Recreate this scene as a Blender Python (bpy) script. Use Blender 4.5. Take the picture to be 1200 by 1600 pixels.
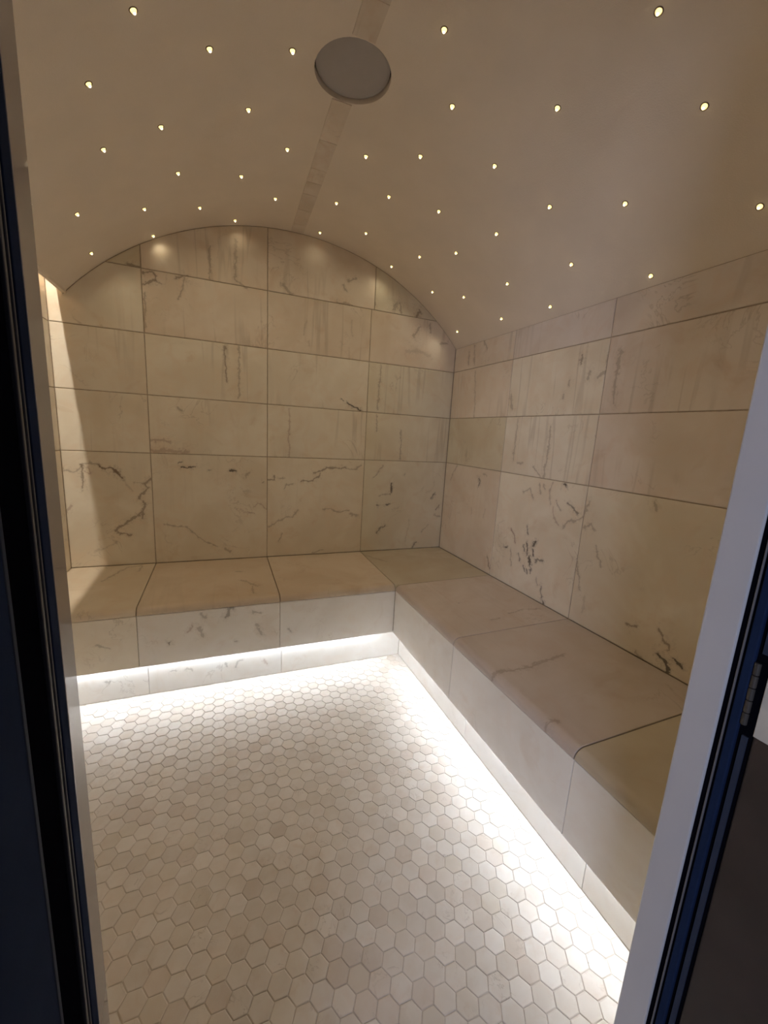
import bpy, math, random
from mathutils import Vector, Matrix

for o in list(bpy.data.objects):
    bpy.data.objects.remove(o)
S = bpy.context.scene
COL = S.collection

# ---------------------------------------------------------------- camera
cam_data = bpy.data.cameras.new('camera')
cam = bpy.data.objects.new('camera', cam_data)
COL.objects.link(cam)
c_right = Vector((0.92777640, -0.36883636, 0.05648627))
c_up = Vector((0.01789172, 0.19518187, 0.98060386))
c_fwd = Vector((0.37270745, 0.90877048, -0.18768425))
cm = Matrix((c_right, c_up, -c_fwd)).transposed().to_4x4()
cm.translation = Vector((-1.48493, -2.51026, 1.26764))
cam.matrix_world = cm
cam_data.sensor_fit = 'VERTICAL'
cam_data.sensor_height = 24.0
cam_data.sensor_width = 18.0
cam_data.lens = 630.495 / 1600 * 24.0
cam_data.clip_start = 0.01
S.camera = cam

# ---------------------------------------------------------------- world, exposure
W = bpy.data.worlds.new('world')
S.world = W
W.use_nodes = True
bg = W.node_tree.nodes['Background']
bg.inputs[0].default_value = (0.60, 0.66, 0.95, 1)      # the unlit room outside the door
bg.inputs[1].default_value = 0.02
S.view_settings.view_transform = 'Standard'
S.view_settings.look = 'None'
S.view_settings.gamma = 1.0
S.view_settings.use_curve_mapping = False
S.view_settings.exposure = 0.06
S.cycles.diffuse_bounces = 6

# cool daylight that reaches the doorway from the room outside (behind and left of the camera)
day_data = bpy.data.lights.new('outer_room_daylight', 'AREA')
day_data.shape = 'RECTANGLE'
day_data.size, day_data.size_y = 0.9, 1.3
day_data.color = (0.66, 0.74, 1.0)
day_data.energy = 40.0
day = bpy.data.objects.new('outer_room_daylight', day_data)
COL.objects.link(day)
day.location = (-2.9, -4.4, 1.7)
day.rotation_euler = (Vector((-0.8, -2.2, 1.1)) - Vector(day.location)).to_track_quat('-Z', 'Y').to_euler()

BENCH_LED = ((0.92, 1.0, 1.10), 64.0)       # under-bench strips
COVE_LED = ((1.0, 0.89, 0.74), 230.0)         # slot above the left wall
STAR_SPOT = ((1.0, 0.83, 0.55), 0.44)         # watts per fibre star
STAR_GLOW = ((1.0, 0.72, 0.25), 2.4)
STAR_CORE = ((1.0, 0.86, 0.62), 7.0)

# ---------------------------------------------------------------- measures (metres)
XL, XR = -2.235, 0.0
YF = -2.173
A1, A2, A3 = -0.614, -1.228, -1.838           # vertical joints on the back wall
J1, J2, J3 = -0.612, -1.216, -1.838           # vertical joints on the right wall
ZS = 0.477                                    # seat
ROWS = [ZS, 1.099, 1.404, 1.710, 2.0145]
VC = (-1.0751, 0.8847)                        # vault axis (x, z)
VR = 1.4544
XE = -2.170                                   # left edge of the vault (light slot beyond it)
BF = 0.614                                    # bench front distance from wall
TOE = 0.532                                   # toe kick distance from wall
ZB = 0.190                                    # underside of the bench
DXL, DXR = -1.5885, -0.829                    # door opening
random.seed(7)


def vault_z(x):
    return VC[1] + math.sqrt(VR * VR - (x - VC[0]) ** 2)

# ---------------------------------------------------------------- object helpers


def mesh_obj(name, verts, faces, mat, parent=None, matrix=None, smooth=False):
    me = bpy.data.meshes.new(name)
    me.from_pydata([tuple(v) for v in verts], [], faces)
    me.update()
    if mat:
        me.materials.append(mat)
    if smooth:
        for p in me.polygons:
            p.use_smooth = True
    o = bpy.data.objects.new(name, me)
    COL.objects.link(o)
    if matrix is not None:
        o.matrix_world = matrix
    if parent is not None:
        o.parent = parent
    return o


def tag(o, label, cat, group=None, kind=None):
    o['label'] = label
    o['category'] = cat
    if group:
        o['group'] = group
    if kind:
        o['kind'] = kind
    return o


def empty(name, loc=(0, 0, 0)):
    o = bpy.data.objects.new(name, None)
    o.empty_display_size = 0.05
    o.location = loc
    COL.objects.link(o)
    return o


BOXF = [(0, 3, 2, 1), (4, 5, 6, 7), (0, 1, 5, 4), (1, 2, 6, 5), (2, 3, 7, 6), (3, 0, 4, 7)]


def box_geo(x0, x1, y0, y1, z0, z1):
    return [(x0, y0, z0), (x1, y0, z0), (x1, y1, z0), (x0, y1, z0),
            (x0, y0, z1), (x1, y0, z1), (x1, y1, z1), (x0, y1, z1)], list(BOXF)


def box(name, x0, x1, y0, y1, z0, z1, mat, parent=None, bevel=0.0):
    """box whose origin stands at its centre; with bevel the edges are rounded"""
    cx, cy, cz = (x0 + x1) / 2, (y0 + y1) / 2, (z0 + z1) / 2
    v, f = box_geo(x0 - cx, x1 - cx, y0 - cy, y1 - cy, z0 - cz, z1 - cz)
    o = mesh_obj(name, v, f, mat, None, Matrix.Translation((cx, cy, cz)))
    if parent is not None:
        o.parent = parent
        o.matrix_parent_inverse = parent.matrix_world.inverted() if parent.type != 'EMPTY' else Matrix.Translation(-parent.location)
    if bevel:
        b = o.modifiers.new('bevel', 'BEVEL')
        b.width = bevel
        b.segments = 3
    return o


def attach(o, parent):
    o.parent = parent
    o.matrix_parent_inverse = Matrix.Translation(-parent.location)


def clip_half(poly, nx, ny, d):
    """keep nx*x+ny*y <= d"""
    out = []
    for i in range(len(poly)):
        a, b = poly[i], poly[(i + 1) % len(poly)]
        da, db = nx * a[0] + ny * a[1] - d, nx * b[0] + ny * b[1] - d
        if da <= 0:
            out.append(a)
        if (da < 0 < db) or (db < 0 < da):
            t = da / (da - db)
            out.append((a[0] + t * (b[0] - a[0]), a[1] + t * (b[1] - a[1])))
    res = []
    for p in out:
        if not res or math.hypot(p[0] - res[-1][0], p[1] - res[-1][1]) > 0.004:
            res.append(p)
    if len(res) > 1 and math.hypot(res[0][0] - res[-1][0], res[0][1] - res[-1][1]) <= 0.004:
        res.pop()
    return res


def rect(x0, x1, y0, y1):
    return [(x0, y0), (x1, y0), (x1, y1), (x0, y1)]


def inset(poly, d):
    n = len(poly)
    out = []
    for i in range(n):
        p0, p1, p2 = poly[i - 1], poly[i], poly[(i + 1) % n]
        e1 = Vector((p1[0] - p0[0], p1[1] - p0[1])).normalized()
        e2 = Vector((p2[0] - p1[0], p2[1] - p1[1])).normalized()
        n1, n2 = Vector((-e1.y, e1.x)), Vector((-e2.y, e2.x))
        m = n1 + n2
        k = d / max(0.3, (m.dot(m)) / 2)
        out.append((p1[0] + m.x * k, p1[1] + m.y * k))
    return out


def slab_geo(poly, th, bev):
    """convex polygon (ccw) raised to th with a chamfered edge; local x,y in plane, z outward"""
    n = len(poly)
    top = inset(poly, bev)
    v = [(p[0], p[1], 0) for p in poly] + [(p[0], p[1], th - bev * 0.6) for p in poly] + [(p[0], p[1], th) for p in top]
    f = [tuple(range(2 * n, 3 * n))]
    for i in range(n):
        j = (i + 1) % n
        f.append((i, j, n + j, n + i))
        f.append((n + i, n + j, 2 * n + j, 2 * n + i))
    return v, f

# ---------------------------------------------------------------- node helpers


class NT:
    def __init__(self, mat):
        self.t = mat.node_tree
        self.n = mat.node_tree.nodes
        self.l = mat.node_tree.links

    def new(self, kind, **kw):
        nd = self.n.new(kind)
        for k, v in kw.items():
            setattr(nd, k, v)
        return nd

    def set(self, sock, v):
        if v is None:
            return
        if hasattr(v, 'links'):
            self.l.new(v, sock)
        else:
            sock.default_value = v

    def math(self, op, a, b=None, c=None, clamp=False):
        nd = self.new('ShaderNodeMath', operation=op, use_clamp=clamp)
        for i, v in enumerate((a, b, c)):
            self.set(nd.inputs[i], v)
        return nd.outputs[0]

    def vmath(self, op, a, b=None, scale=None):
        nd = self.new('ShaderNodeVectorMath', operation=op)
        self.set(nd.inputs[0], a)
        if b is not None:
            self.set(nd.inputs[1], b)
        if scale is not None:
            self.set(nd.inputs[3], scale)
        return nd.outputs['Value'] if op in ('DOT_PRODUCT', 'LENGTH', 'DISTANCE') else nd.outputs[0]

    def noise(self, vec, scale, detail=3, rough=0.5, dist=0.0):
        nd = self.new('ShaderNodeTexNoise')
        self.set(nd.inputs['Vector'], vec)
        nd.inputs['Scale'].default_value = scale
        nd.inputs['Detail'].default_value = detail
        nd.inputs['Roughness'].default_value = rough
        nd.inputs['Distortion'].default_value = dist
        return nd.outputs['Fac'], nd.outputs['Color']

    def maprange(self, v, a, b, c=0.0, d=1.0, smooth=True):
        nd = self.new('ShaderNodeMapRange', interpolation_type='SMOOTHSTEP' if smooth else 'LINEAR')
        for i, x in enumerate((v, a, b, c, d)):
            self.set(nd.inputs[i], x)
        return nd.outputs[0]

    def mix(self, fac, a, b, mode='MIX'):
        nd = self.new('ShaderNodeMix', data_type='RGBA', blend_type=mode)
        self.set(nd.inputs[0], fac)
        self.set(nd.inputs[6], a)
        self.set(nd.inputs[7], b)
        return nd.outputs[2]


def new_mat(name):
    m = bpy.data.materials.new(name)
    m.use_nodes = True
    t = NT(m)
    b = m.node_tree.nodes['Principled BSDF']
    return m, t, b


def plain(name, col, rough=0.5, metal=0.0, grain=0.06, scale=40.0, bump=0.0, bscale=200.0, spec=0.5):
    m, t, b = new_mat(name)
    tc = t.new('ShaderNodeTexCoord')
    f, _ = t.noise(tc.outputs['Object'], scale, 4)
    k = t.maprange(f, 0.3, 0.7, 1 - grain, 1 + grain, False)
    c = t.mix(1.0, (*col, 1), (1, 1, 1, 1), 'MULTIPLY')
    sc = t.vmath('SCALE', (col[0], col[1], col[2]), scale=k)
    t.l.new(sc, b.inputs['Base Color'])
    b.inputs['Roughness'].default_value = rough
    b.inputs['Metallic'].default_value = metal
    b.inputs['Specular IOR Level'].default_value = spec
    if bump:
        f2, _ = t.noise(tc.outputs['Object'], bscale, 3)
        bp = t.new('ShaderNodeBump')
        bp.inputs['Strength'].default_value = bump
        bp.inputs['Distance'].default_value = 0.002
        t.l.new(f2, bp.inputs['Height'])
        t.l.new(bp.outputs[0], b.inputs['Normal'])
    return m


def emitter(name, col, strength):
    m = bpy.data.materials.new(name)
    m.use_nodes = True
    n = m.node_tree.nodes
    n.clear()
    e = n.new('ShaderNodeEmission')
    e.inputs[0].default_value = (*col, 1)
    e.inputs[1].default_value = strength
    o = n.new('ShaderNodeOutputMaterial')
    m.node_tree.links.new(e.outputs[0], o.inputs[0])
    return m


MARK_COL = {'b': (0.20, 0.135, 0.085), 'r': (0.33, 0.19, 0.14), 'd': (0.07, 0.05, 0.035), 'g': (0.25, 0.215, 0.175)}


def marble(name, marks=(), veins=0.6, streak=0.5, scale=1.0, attr=False, rough=0.42, cloud=1.0):
    """warm white marble; the stone's own tint comes from the object colour (or a 'tint' attribute).
    marks: (width, strength, colour, points) in the tile's own plane."""
    m, t, b = new_mat(name)
    tc = t.new('ShaderNodeTexCoord')
    if attr:
        at = t.new('ShaderNodeAttribute', attribute_name='tint')
        tint = at.outputs['Color']
        off = t.vmath('SCALE', at.outputs['Vector'], scale=91.0)
    else:
        oi = t.new('ShaderNodeObjectInfo')
        tint = oi.outputs['Color']
        rv = t.math('MULTIPLY', oi.outputs['Random'], 53.0)
        cb = t.new('ShaderNodeCombineXYZ')
        t.l.new(rv, cb.inputs[0])
        t.l.new(rv, cb.inputs[2])
        off = cb.outputs[0]
    P0 = tc.outputs['Object']
    P = t.vmath('ADD', P0, off)
    # clouds
    f1, c1 = t.noise(P, 3.2 * scale, 3, 0.55, 0.6)
    k1 = t.maprange(f1, 0.33, 0.68)
    base = t.mix(t.math('MULTIPLY', k1, 0.55 * cloud), tint, t.mix(1.0, tint, (0.80, 0.75, 0.68, 1), 'MULTIPLY'))
    f2, _ = t.noise(P, 9.0 * scale, 3, 0.6, 1.2)
    k2 = t.maprange(f2, 0.45, 0.72)
    base = t.mix(t.math('MULTIPLY', k2, 0.30 * cloud), base, t.mix(1.0, tint, (0.92, 0.80, 0.72, 1), 'MULTIPLY'))
    f8, _ = t.noise(t.vmath('ADD', P, (9.1, 2.2, 5.0)), 5.5 * scale, 4, 0.6, 0.8)
    base = t.mix(t.maprange(f8, 0.56, 0.72, 0.0, 0.38 * cloud), base, t.mix(1.0, tint, (0.78, 0.66, 0.56, 1), 'MULTIPLY'))
    # long straight streaks (bedding of the stone), along the tile's own y
    if streak > 0:
        sv = t.vmath('MULTIPLY', P, (9.0 * scale, 0.55 * scale, 1.0))
        f3, _ = t.noise(sv, 1.0, 3, 0.5, 0.35)
        r3 = t.math('ABSOLUTE', t.math('SUBTRACT', f3, 0.5))
        k3 = t.maprange(r3, 0.0, 0.035, 1.0, 0.0)
        f4, _ = t.noise(P, 2.1 * scale, 2)
        k3 = t.math('MULTIPLY', k3, t.maprange(f4, 0.46, 0.64))
        base = t.mix(t.math('MULTIPLY', k3, 0.34 * streak), base, (0.30, 0.235, 0.17, 1))
        k5 = t.maprange(f3, 0.55, 0.75)
        base = t.mix(t.math('MULTIPLY', k5, 0.30 * streak), base, t.mix(1.0, tint, (0.80, 0.70, 0.60, 1), 'MULTIPLY'))
    # short broken veins
    if veins > 0:
        f6, _ = t.noise(P, 4.5 * scale, 4, 0.6, 1.5)
        r6 = t.math('ABSOLUTE', t.math('SUBTRACT', f6, 0.5))
        k6 = t.maprange(r6, 0.0, 0.018, 1.0, 0.0)
        f7, _ = t.noise(t.vmath('ADD', P, (4.3, 7.7, 1.1)), 3.4 * scale, 3)
        k6 = t.math('MULTIPLY', k6, t.maprange(f7, 0.54, 0.68))
        base = t.mix(t.math('MULTIPLY', k6, 0.5 * veins), base, (0.22, 0.15, 0.10, 1))
    # the stone's larger marks
    if marks:
        _, wc = t.noise(P0, 26.0, 3, 0.6)
        wv = t.vmath('SUBTRACT', wc, (0.5, 0.5, 0.5))
        Q = t.vmath('ADD', t.vmath('MULTIPLY', P0, (1, 1, 0)), t.vmath('MULTIPLY', wv, (0.034, 0.034, 0.0)))
        fb, _ = t.noise(P0, 60.0, 4, 0.65)
        brk = t.maprange(fb, 0.34, 0.62, 2.4, 0.55, False)
        bycol = {}
        for w, st, colk, pts in marks:
            bycol.setdefault((colk, round(st * 4) / 4), []).append((w, pts))
        for (colk, st), lst in bycol.items():
            dmin = None
            for w, pts in lst:
                for a, c in zip(pts, pts[1:]):
                    ba = (c[0] - a[0], c[1] - a[1])
                    L2 = max(1e-6, ba[0] ** 2 + ba[1] ** 2)
                    pa = t.vmath('SUBTRACT', Q, (a[0], a[1], 0))
                    h = t.math('ADD', t.vmath('DOT_PRODUCT', pa, (ba[0] / L2, ba[1] / L2, 0)), 0.0, clamp=True)
                    q = t.vmath('SCALE', (ba[0], ba[1], 0), scale=h)
                    d = t.math('DIVIDE', t.vmath('DISTANCE', pa, q), w * 0.0011)
                    dmin = d if dmin is None else t.math('MINIMUM', dmin, d)
            dm = t.math('MULTIPLY', dmin, brk)
            core = t.maprange(dm, 0.25, 1.0, 1.0, 0.0)
            halo = t.maprange(dm, 0.6, 3.2, 0.22, 0.0)
            msk = t.math('MULTIPLY', t.math('ADD', core, halo, clamp=True), st * 0.86)
            base = t.mix(msk, base, (*MARK_COL[colk], 1))
    t.l.new(base, b.inputs['Base Color'])
    b.inputs['Roughness'].default_value = rough
    rr = t.maprange(f2, 0.3, 0.7, rough - 0.06, rough + 0.1, False)
    t.l.new(rr, b.inputs['Roughness'])
    return m

# marks in the stone, traced on each surface in metres: surface, width (mm), strength, colour, points
MARKS = [
 ('back', 6.0, 0.5, 'b', [(-2.228, 1.006), (-2.188, 0.987), (-2.161, 1.004), (-2.139, 1.032), (-2.11, 1.039), (-2.07, 1.027)]),
 ('back', 6.0, 0.7, 'b', [(-2.151, 1.025), (-2.151, 0.984), (-2.147, 0.942), (-2.157, 0.901)]),
 ('back', 6.0, 0.5, 'r', [(-2.12, 1.019), (-2.119, 0.985), (-2.139, 0.991)]),
 ('back', 6.0, 0.9, 'b', [(-2.071, 1.02), (-2.053, 1.012), (-2.024, 1.014), (-2.001, 0.994), (-1.976, 0.959)]),
 ('back', 11.0, 0.7, 'b', [(-2.007, 0.994), (-1.989, 0.983)]),
 ('back', 4.0, 0.35, 'b', [(-1.976, 0.959), (-1.933, 0.89)]),
 ('back', 9.0, 0.8, 'b', [(-1.845, 0.957), (-1.875, 0.931), (-1.857, 0.909), (-1.893, 0.876), (-1.903, 0.85)]),
 ('back', 4.0, 0.5, 'b', [(-1.924, 0.941), (-1.881, 0.929)]),
 ('back', 8.0, 0.8, 'b', [(-1.886, 0.831), (-1.877, 0.82), (-1.889, 0.775), (-1.98, 0.71), (-2.019, 0.674), (-2.002, 0.659), (-1.955, 0.648)]),
 ('back', 8.0, 0.7, 'b', [(-1.889, 0.775), (-1.897, 0.738)]),
 ('back', 7.0, 0.5, 'r', [(-2.234, 0.785), (-2.209, 0.817)]),
 ('back', 6.0, 0.35, 'b', [(-2.124, 0.567), (-2.081, 0.572), (-2.023, 0.607)]),
 ('back', 5.0, 0.95, 'd', [(-1.686, 1.03), (-1.659, 1.019), (-1.615, 1.031)]),
 ('back', 5.0, 0.7, 'd', [(-1.705, 1.055), (-1.691, 1.059)]),
 ('back', 5.0, 0.6, 'd', [(-1.553, 1.015), (-1.532, 1.014)]),
 ('back', 5.0, 0.4, 'b', [(-1.788, 0.701), (-1.68, 0.686), (-1.639, 0.649), (-1.584, 0.594), (-1.52, 0.558)]),
 ('back', 6.0, 1.0, 'd', [(-1.433, 1.016), (-1.403, 1.009)]),
 ('back', 9.0, 0.5, 'b', [(-1.356, 0.982), (-1.326, 1.003)]),
 ('back', 6.0, 0.7, 'b', [(-1.257, 0.944), (-1.246, 0.952)]),
 ('back', 6.0, 0.7, 'b', [(-1.226, 0.96), (-1.187, 0.961), (-1.183, 0.985)]),
 ('back', 5.0, 0.6, 'b', [(-1.156, 0.969), (-1.128, 0.971)]),
 ('back', 5.0, 0.6, 'b', [(-1.127, 0.912), (-1.111, 0.933), (-1.075, 0.939)]),
 ('back', 6.0, 0.7, 'b', [(-1.022, 0.958), (-0.959, 0.959), (-0.909, 0.985), (-0.905, 1.002)]),
 ('back', 6.0, 0.8, 'b', [(-0.944, 1.01), (-0.893, 1.019), (-0.868, 1.045), (-0.79, 1.042), (-0.741, 1.045)]),
 ('back', 5.0, 0.5, 'b', [(-0.741, 1.039), (-0.673, 1.036), (-0.638, 1.063)]),
 ('back', 6.0, 0.6, 'b', [(-1.222, 0.671), (-1.154, 0.707), (-1.113, 0.731), (-1.072, 0.733), (-1.039, 0.773)]),
 ('back', 5.0, 0.6, 'b', [(-0.877, 0.774), (-0.834, 0.778), (-0.779, 0.755), (-0.707, 0.763)]),
 ('back', 9.0, 0.6, 'b', [(-0.701, 0.74), (-0.65, 0.727)]),
 ('back', 6.0, 0.5, 'b', [(-1.161, 0.574), (-1.137, 0.625)]),
 ('back', 4.0, 0.4, 'r', [(-1.357, 0.762), (-1.3, 0.755)]),
 ('back', 5.0, 0.4, 'r', [(-1.304, 0.798), (-1.281, 0.822), (-1.234, 0.78)]),
 ('back', 10.0, 0.4, 'b', [(-1.473, 0.548), (-1.443, 0.525)]),
 ('back', 4.0, 0.4, 'b', [(-0.949, 0.488), (-0.87, 0.502)]),
 ('back', 8.0, 0.35, 'b', [(-1.364, 0.891), (-1.341, 0.891)]),
 ('back', 5.0, 0.6, 'b', [(-0.548, 0.982), (-0.512, 1.018), (-0.481, 1.067)]),
 ('back', 6.0, 0.95, 'd', [(-0.411, 0.947), (-0.412, 0.883)]),
 ('back', 5.0, 0.6, 'b', [(-0.498, 0.865), (-0.411, 0.878)]),
 ('back', 7.0, 0.9, 'd', [(-0.509, 0.796), (-0.504, 0.798)]),
 ('back', 6.0, 0.9, 'd', [(-0.441, 0.8), (-0.417, 0.812)]),
 ('back', 8.0, 0.85, 'd', [(-0.498, 0.61), (-0.481, 0.642), (-0.451, 0.651)]),
 ('back', 8.0, 0.85, 'd', [(-0.099, 0.84), (-0.075, 0.873)]),
 ('back', 8.0, 0.8, 'b', [(-0.049, 0.761), (-0.034, 0.786)]),
 ('back', 5.0, 0.6, 'd', [(-0.321, 1.008), (-0.311, 1.017)]),
 ('back', 6.0, 0.8, 'd', [(-0.225, 0.491), (-0.206, 0.52), (-0.191, 0.529)]),
 ('back', 4.0, 0.4, 'b', [(-0.159, 0.597), (-0.109, 0.65)]),
 ('back', 4.0, 0.35, 'b', [(-0.281, 0.533), (-0.256, 0.693)]),
 ('back', 6.0, 0.4, 'b', [(-0.061, 0.722), (-0.016, 0.702)]),
 ('right', 8.0, 0.8, 'd', [(-0.411, 0.992), (-0.428, 1.015), (-0.411, 1.034)]),
 ('right', 5.0, 0.5, 'b', [(-0.453, 1.071), (-0.483, 1.055)]),
 ('right', 5.0, 0.4, 'b', [(-0.076, 0.984), (-0.145, 1.092)]),
 ('right', 7.0, 0.3, 'b', [(-0.492, 0.806), (-0.504, 0.858)]),
 ('right', 7.0, 0.3, 'b', [(-0.358, 0.83), (-0.37, 0.806)]),
 ('right', 6.0, 0.7, 'b', [(-0.572, 0.578), (-0.603, 0.521), (-0.683, 0.472)]),
 ('right', 10.0, 1.0, 'd', [(-1.086, 1.091), (-1.094, 1.087)]),
 ('right', 6.0, 0.85, 'd', [(-1.121, 1.007), (-1.179, 0.973)]),
 ('right', 6.0, 0.6, 'r', [(-1.038, 0.974), (-1.048, 0.918), (-1.083, 0.892)]),
 ('right', 7.0, 0.6, 'b', [(-1.113, 0.889), (-1.132, 0.926), (-1.169, 0.927), (-1.211, 0.958), (-1.237, 1.034)]),
 ('right', 4.0, 0.4, 'b', [(-1.015, 0.985), (-1.001, 1.046), (-1.017, 1.09)]),
 ('right', 4.0, 0.4, 'b', [(-1.05, 1.004), (-1.08, 0.966)]),
 ('right', 5.0, 0.4, 'b', [(-0.821, 1.008), (-0.865, 1.037), (-0.898, 0.981)]),
 ('right', 6.0, 0.4, 'b', [(-0.928, 1.068), (-0.941, 1.016)]),
 ('right', 6.0, 0.4, 'b', [(-0.957, 1.072), (-0.969, 1.047)]),
 ('right', 6.0, 0.75, 'r', [(-0.754, 0.801), (-0.791, 0.767), (-0.799, 0.727)]),
 ('right', 8.0, 0.9, 'd', [(-0.723, 0.688), (-0.738, 0.687)]),
 ('right', 6.0, 0.8, 'd', [(-0.876, 0.841), (-0.89, 0.798)]),
 ('right', 7.0, 1.0, 'd', [(-0.889, 0.752), (-0.902, 0.692)]),
 ('right', 6.0, 0.8, 'd', [(-0.866, 0.734), (-0.88, 0.702)]),
 ('right', 7.0, 0.9, 'd', [(-0.94, 0.749), (-0.958, 0.776)]),
 ('right', 6.0, 1.0, 'd', [(-0.94, 0.732), (-0.948, 0.7)]),
 ('right', 10.0, 1.0, 'd', [(-0.919, 0.685), (-0.934, 0.649)]),
 ('right', 6.0, 0.9, 'd', [(-0.885, 0.627), (-0.902, 0.597)]),
 ('right', 6.0, 0.8, 'd', [(-0.911, 0.618), (-0.917, 0.594)]),
 ('right', 6.0, 0.8, 'd', [(-0.945, 0.63), (-0.942, 0.602)]),
 ('right', 7.0, 0.8, 'd', [(-0.969, 0.669), (-0.981, 0.69), (-1.018, 0.691)]),
 ('right', 5.0, 0.8, 'd', [(-0.839, 0.672), (-0.852, 0.646)]),
 ('right', 4.0, 0.4, 'b', [(-0.772, 0.677), (-0.791, 0.59)]),
 ('right', 5.0, 0.5, 'b', [(-0.987, 0.592), (-1.004, 0.561)]),
 ('right', 6.0, 0.8, 'd', [(-1.03, 0.563), (-1.036, 0.508)]),
 ('right', 7.0, 0.9, 'd', [(-1.046, 0.495), (-1.052, 0.483)]),
 ('right', 5.0, 0.4, 'b', [(-1.211, 0.765), (-1.232, 0.716), (-1.256, 0.634)]),
 ('right', 8.0, 0.4, 'b', [(-1.227, 0.918), (-1.26, 0.94), (-1.276, 0.915)]),
 ('right', 5.0, 0.5, 'b', [(-1.298, 0.854), (-1.314, 0.812), (-1.335, 0.795), (-1.343, 0.769)]),
 ('right', 9.0, 0.35, 'b', [(-1.287, 0.541), (-1.282, 0.619)]),
 ('right', 8.0, 0.5, 'b', [(-1.515, 1.081), (-1.525, 1.052)]),
 ('right', 7.0, 0.7, 'b', [(-1.494, 0.583), (-1.512, 0.58), (-1.533, 0.593)]),
 ('right', 7.0, 0.7, 'b', [(-1.618, 0.624), (-1.644, 0.591), (-1.665, 0.581), (-1.669, 0.562)]),
 ('right', 10.0, 0.95, 'd', [(-1.635, 0.532), (-1.66, 0.519), (-1.665, 0.506), (-1.672, 0.478)]),
 ('right', 8.0, 0.9, 'd', [(-1.685, 0.539), (-1.713, 0.529)]),
 ('right', 9.0, 0.6, 'b', [(-1.552, 0.491), (-1.588, 0.472)]),
 ('right', 9.0, 0.7, 'b', [(-1.612, 0.463), (-1.632, 0.464)]),
 ('back', 7.0, 0.7, 'b', [(-1.828, 1.998), (-1.785, 2.006), (-1.777, 1.972), (-1.831, 1.94)]),
 ('back', 6.0, 0.6, 'b', [(-1.778, 1.969), (-1.753, 1.957)]),
 ('back', 7.0, 0.8, 'b', [(-1.679, 2.0), (-1.627, 2.019)]),
 ('back', 6.0, 0.6, 'b', [(-1.641, 2.0), (-1.652, 1.955), (-1.677, 1.898)]),
 ('back', 6.0, 0.5, 'b', [(-1.518, 2.178), (-1.519, 2.019)]),
 ('back', 7.0, 0.5, 'b', [(-1.393, 2.237), (-1.395, 2.041), (-1.342, 2.009)]),
 ('back', 9.0, 0.8, 'b', [(-1.892, 2.017), (-1.842, 2.021)]),
 ('back', 7.0, 0.5, 'b', [(-1.827, 1.899), (-1.836, 1.714)]),
 ('back', 14.0, 0.5, 'b', [(-1.143, 2.058), (-1.104, 2.022)]),
 ('back', 6.0, 0.7, 'b', [(-1.456, 1.697), (-1.451, 1.567), (-1.445, 1.509)]),
 ('back', 6.0, 0.5, 'b', [(-1.384, 1.699), (-1.382, 1.56), (-1.384, 1.424)]),
 ('back', 9.0, 0.4, 'r', [(-1.836, 1.17), (-1.743, 1.167)]),
 ('back', 14.0, 0.4, 'r', [(-1.838, 1.114), (-1.663, 1.113)]),
 ('back', 6.0, 0.6, 'r', [(-1.1, 1.392), (-1.101, 1.105)]),
 ('back', 6.0, 0.6, 'b', [(-1.696, 1.35), (-1.68, 1.337)]),
 ('back', 8.0, 0.5, 'b', [(-0.832, 2.022), (-0.739, 2.019)]),
 ('back', 8.0, 0.6, 'b', [(-0.796, 2.121), (-0.775, 2.089)]),
 ('back', 8.0, 0.6, 'b', [(-0.771, 2.145), (-0.726, 2.165)]),
 ('back', 6.0, 0.35, 'b', [(-1.006, 1.896), (-1.029, 1.811)]),
 ('back', 6.0, 0.35, 'b', [(-0.742, 1.935), (-0.735, 1.839)]),
 ('back', 7.0, 0.35, 'b', [(-0.997, 1.78), (-0.99, 1.751)]),
 ('back', 5.0, 0.8, 'd', [(-0.785, 1.471), (-0.771, 1.459)]),
 ('back', 7.0, 1.0, 'd', [(-0.75, 1.45), (-0.714, 1.431), (-0.656, 1.413)]),
 ('back', 6.0, 0.55, 'b', [(-0.535, 1.701), (-0.541, 1.425)]),
 ('back', 6.0, 0.5, 'b', [(-0.366, 1.299), (-0.361, 1.115)]),
 ('back', 5.0, 0.5, 'b', [(-0.547, 1.397), (-0.541, 1.289)]),
 ('back', 14.0, 0.6, 'b', [(-0.473, 2.037), (-0.456, 2.068)]),
 ('back', 10.0, 0.6, 'b', [(-0.429, 2.08), (-0.415, 2.026)]),
 ('back', 14.0, 0.75, 'b', [(-0.308, 2.022), (-0.286, 2.05)]),
 ('back', 8.0, 0.5, 'b', [(-0.211, 2.003), (-0.2, 1.932)]),
 ('back', 10.0, 0.5, 'b', [(-0.123, 1.878), (-0.071, 1.889)]),
 ('back', 12.0, 0.4, 'b', [(-0.318, 1.899), (-0.283, 1.963)]),
 ('back', 16.0, 0.35, 'b', [(-0.37, 1.8), (-0.292, 1.818), (-0.188, 1.796)]),
 ('back', 8.0, 0.6, 'b', [(-0.612, 2.144), (-0.613, 2.081), (-0.589, 2.046)]),
 ('right', 7.0, 0.5, 'b', [(-0.226, 1.843), (-0.239, 1.725)]),
 ('right', 7.0, 0.5, 'b', [(-0.169, 1.819), (-0.174, 1.742)]),
 ('right', 7.0, 0.6, 'b', [(-0.319, 1.859), (-0.363, 1.804)]),
 ('right', 6.0, 0.5, 'b', [(-0.26, 1.69), (-0.293, 1.41)]),
 ('right', 9.0, 0.75, 'b', [(-1.08, 1.661), (-1.082, 1.631)]),
 ('right', 10.0, 0.5, 'b', [(-1.137, 1.587), (-1.13, 1.556)]),
 ('right', 8.0, 0.5, 'b', [(-1.03, 1.56), (-1.033, 1.543)]),
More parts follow.
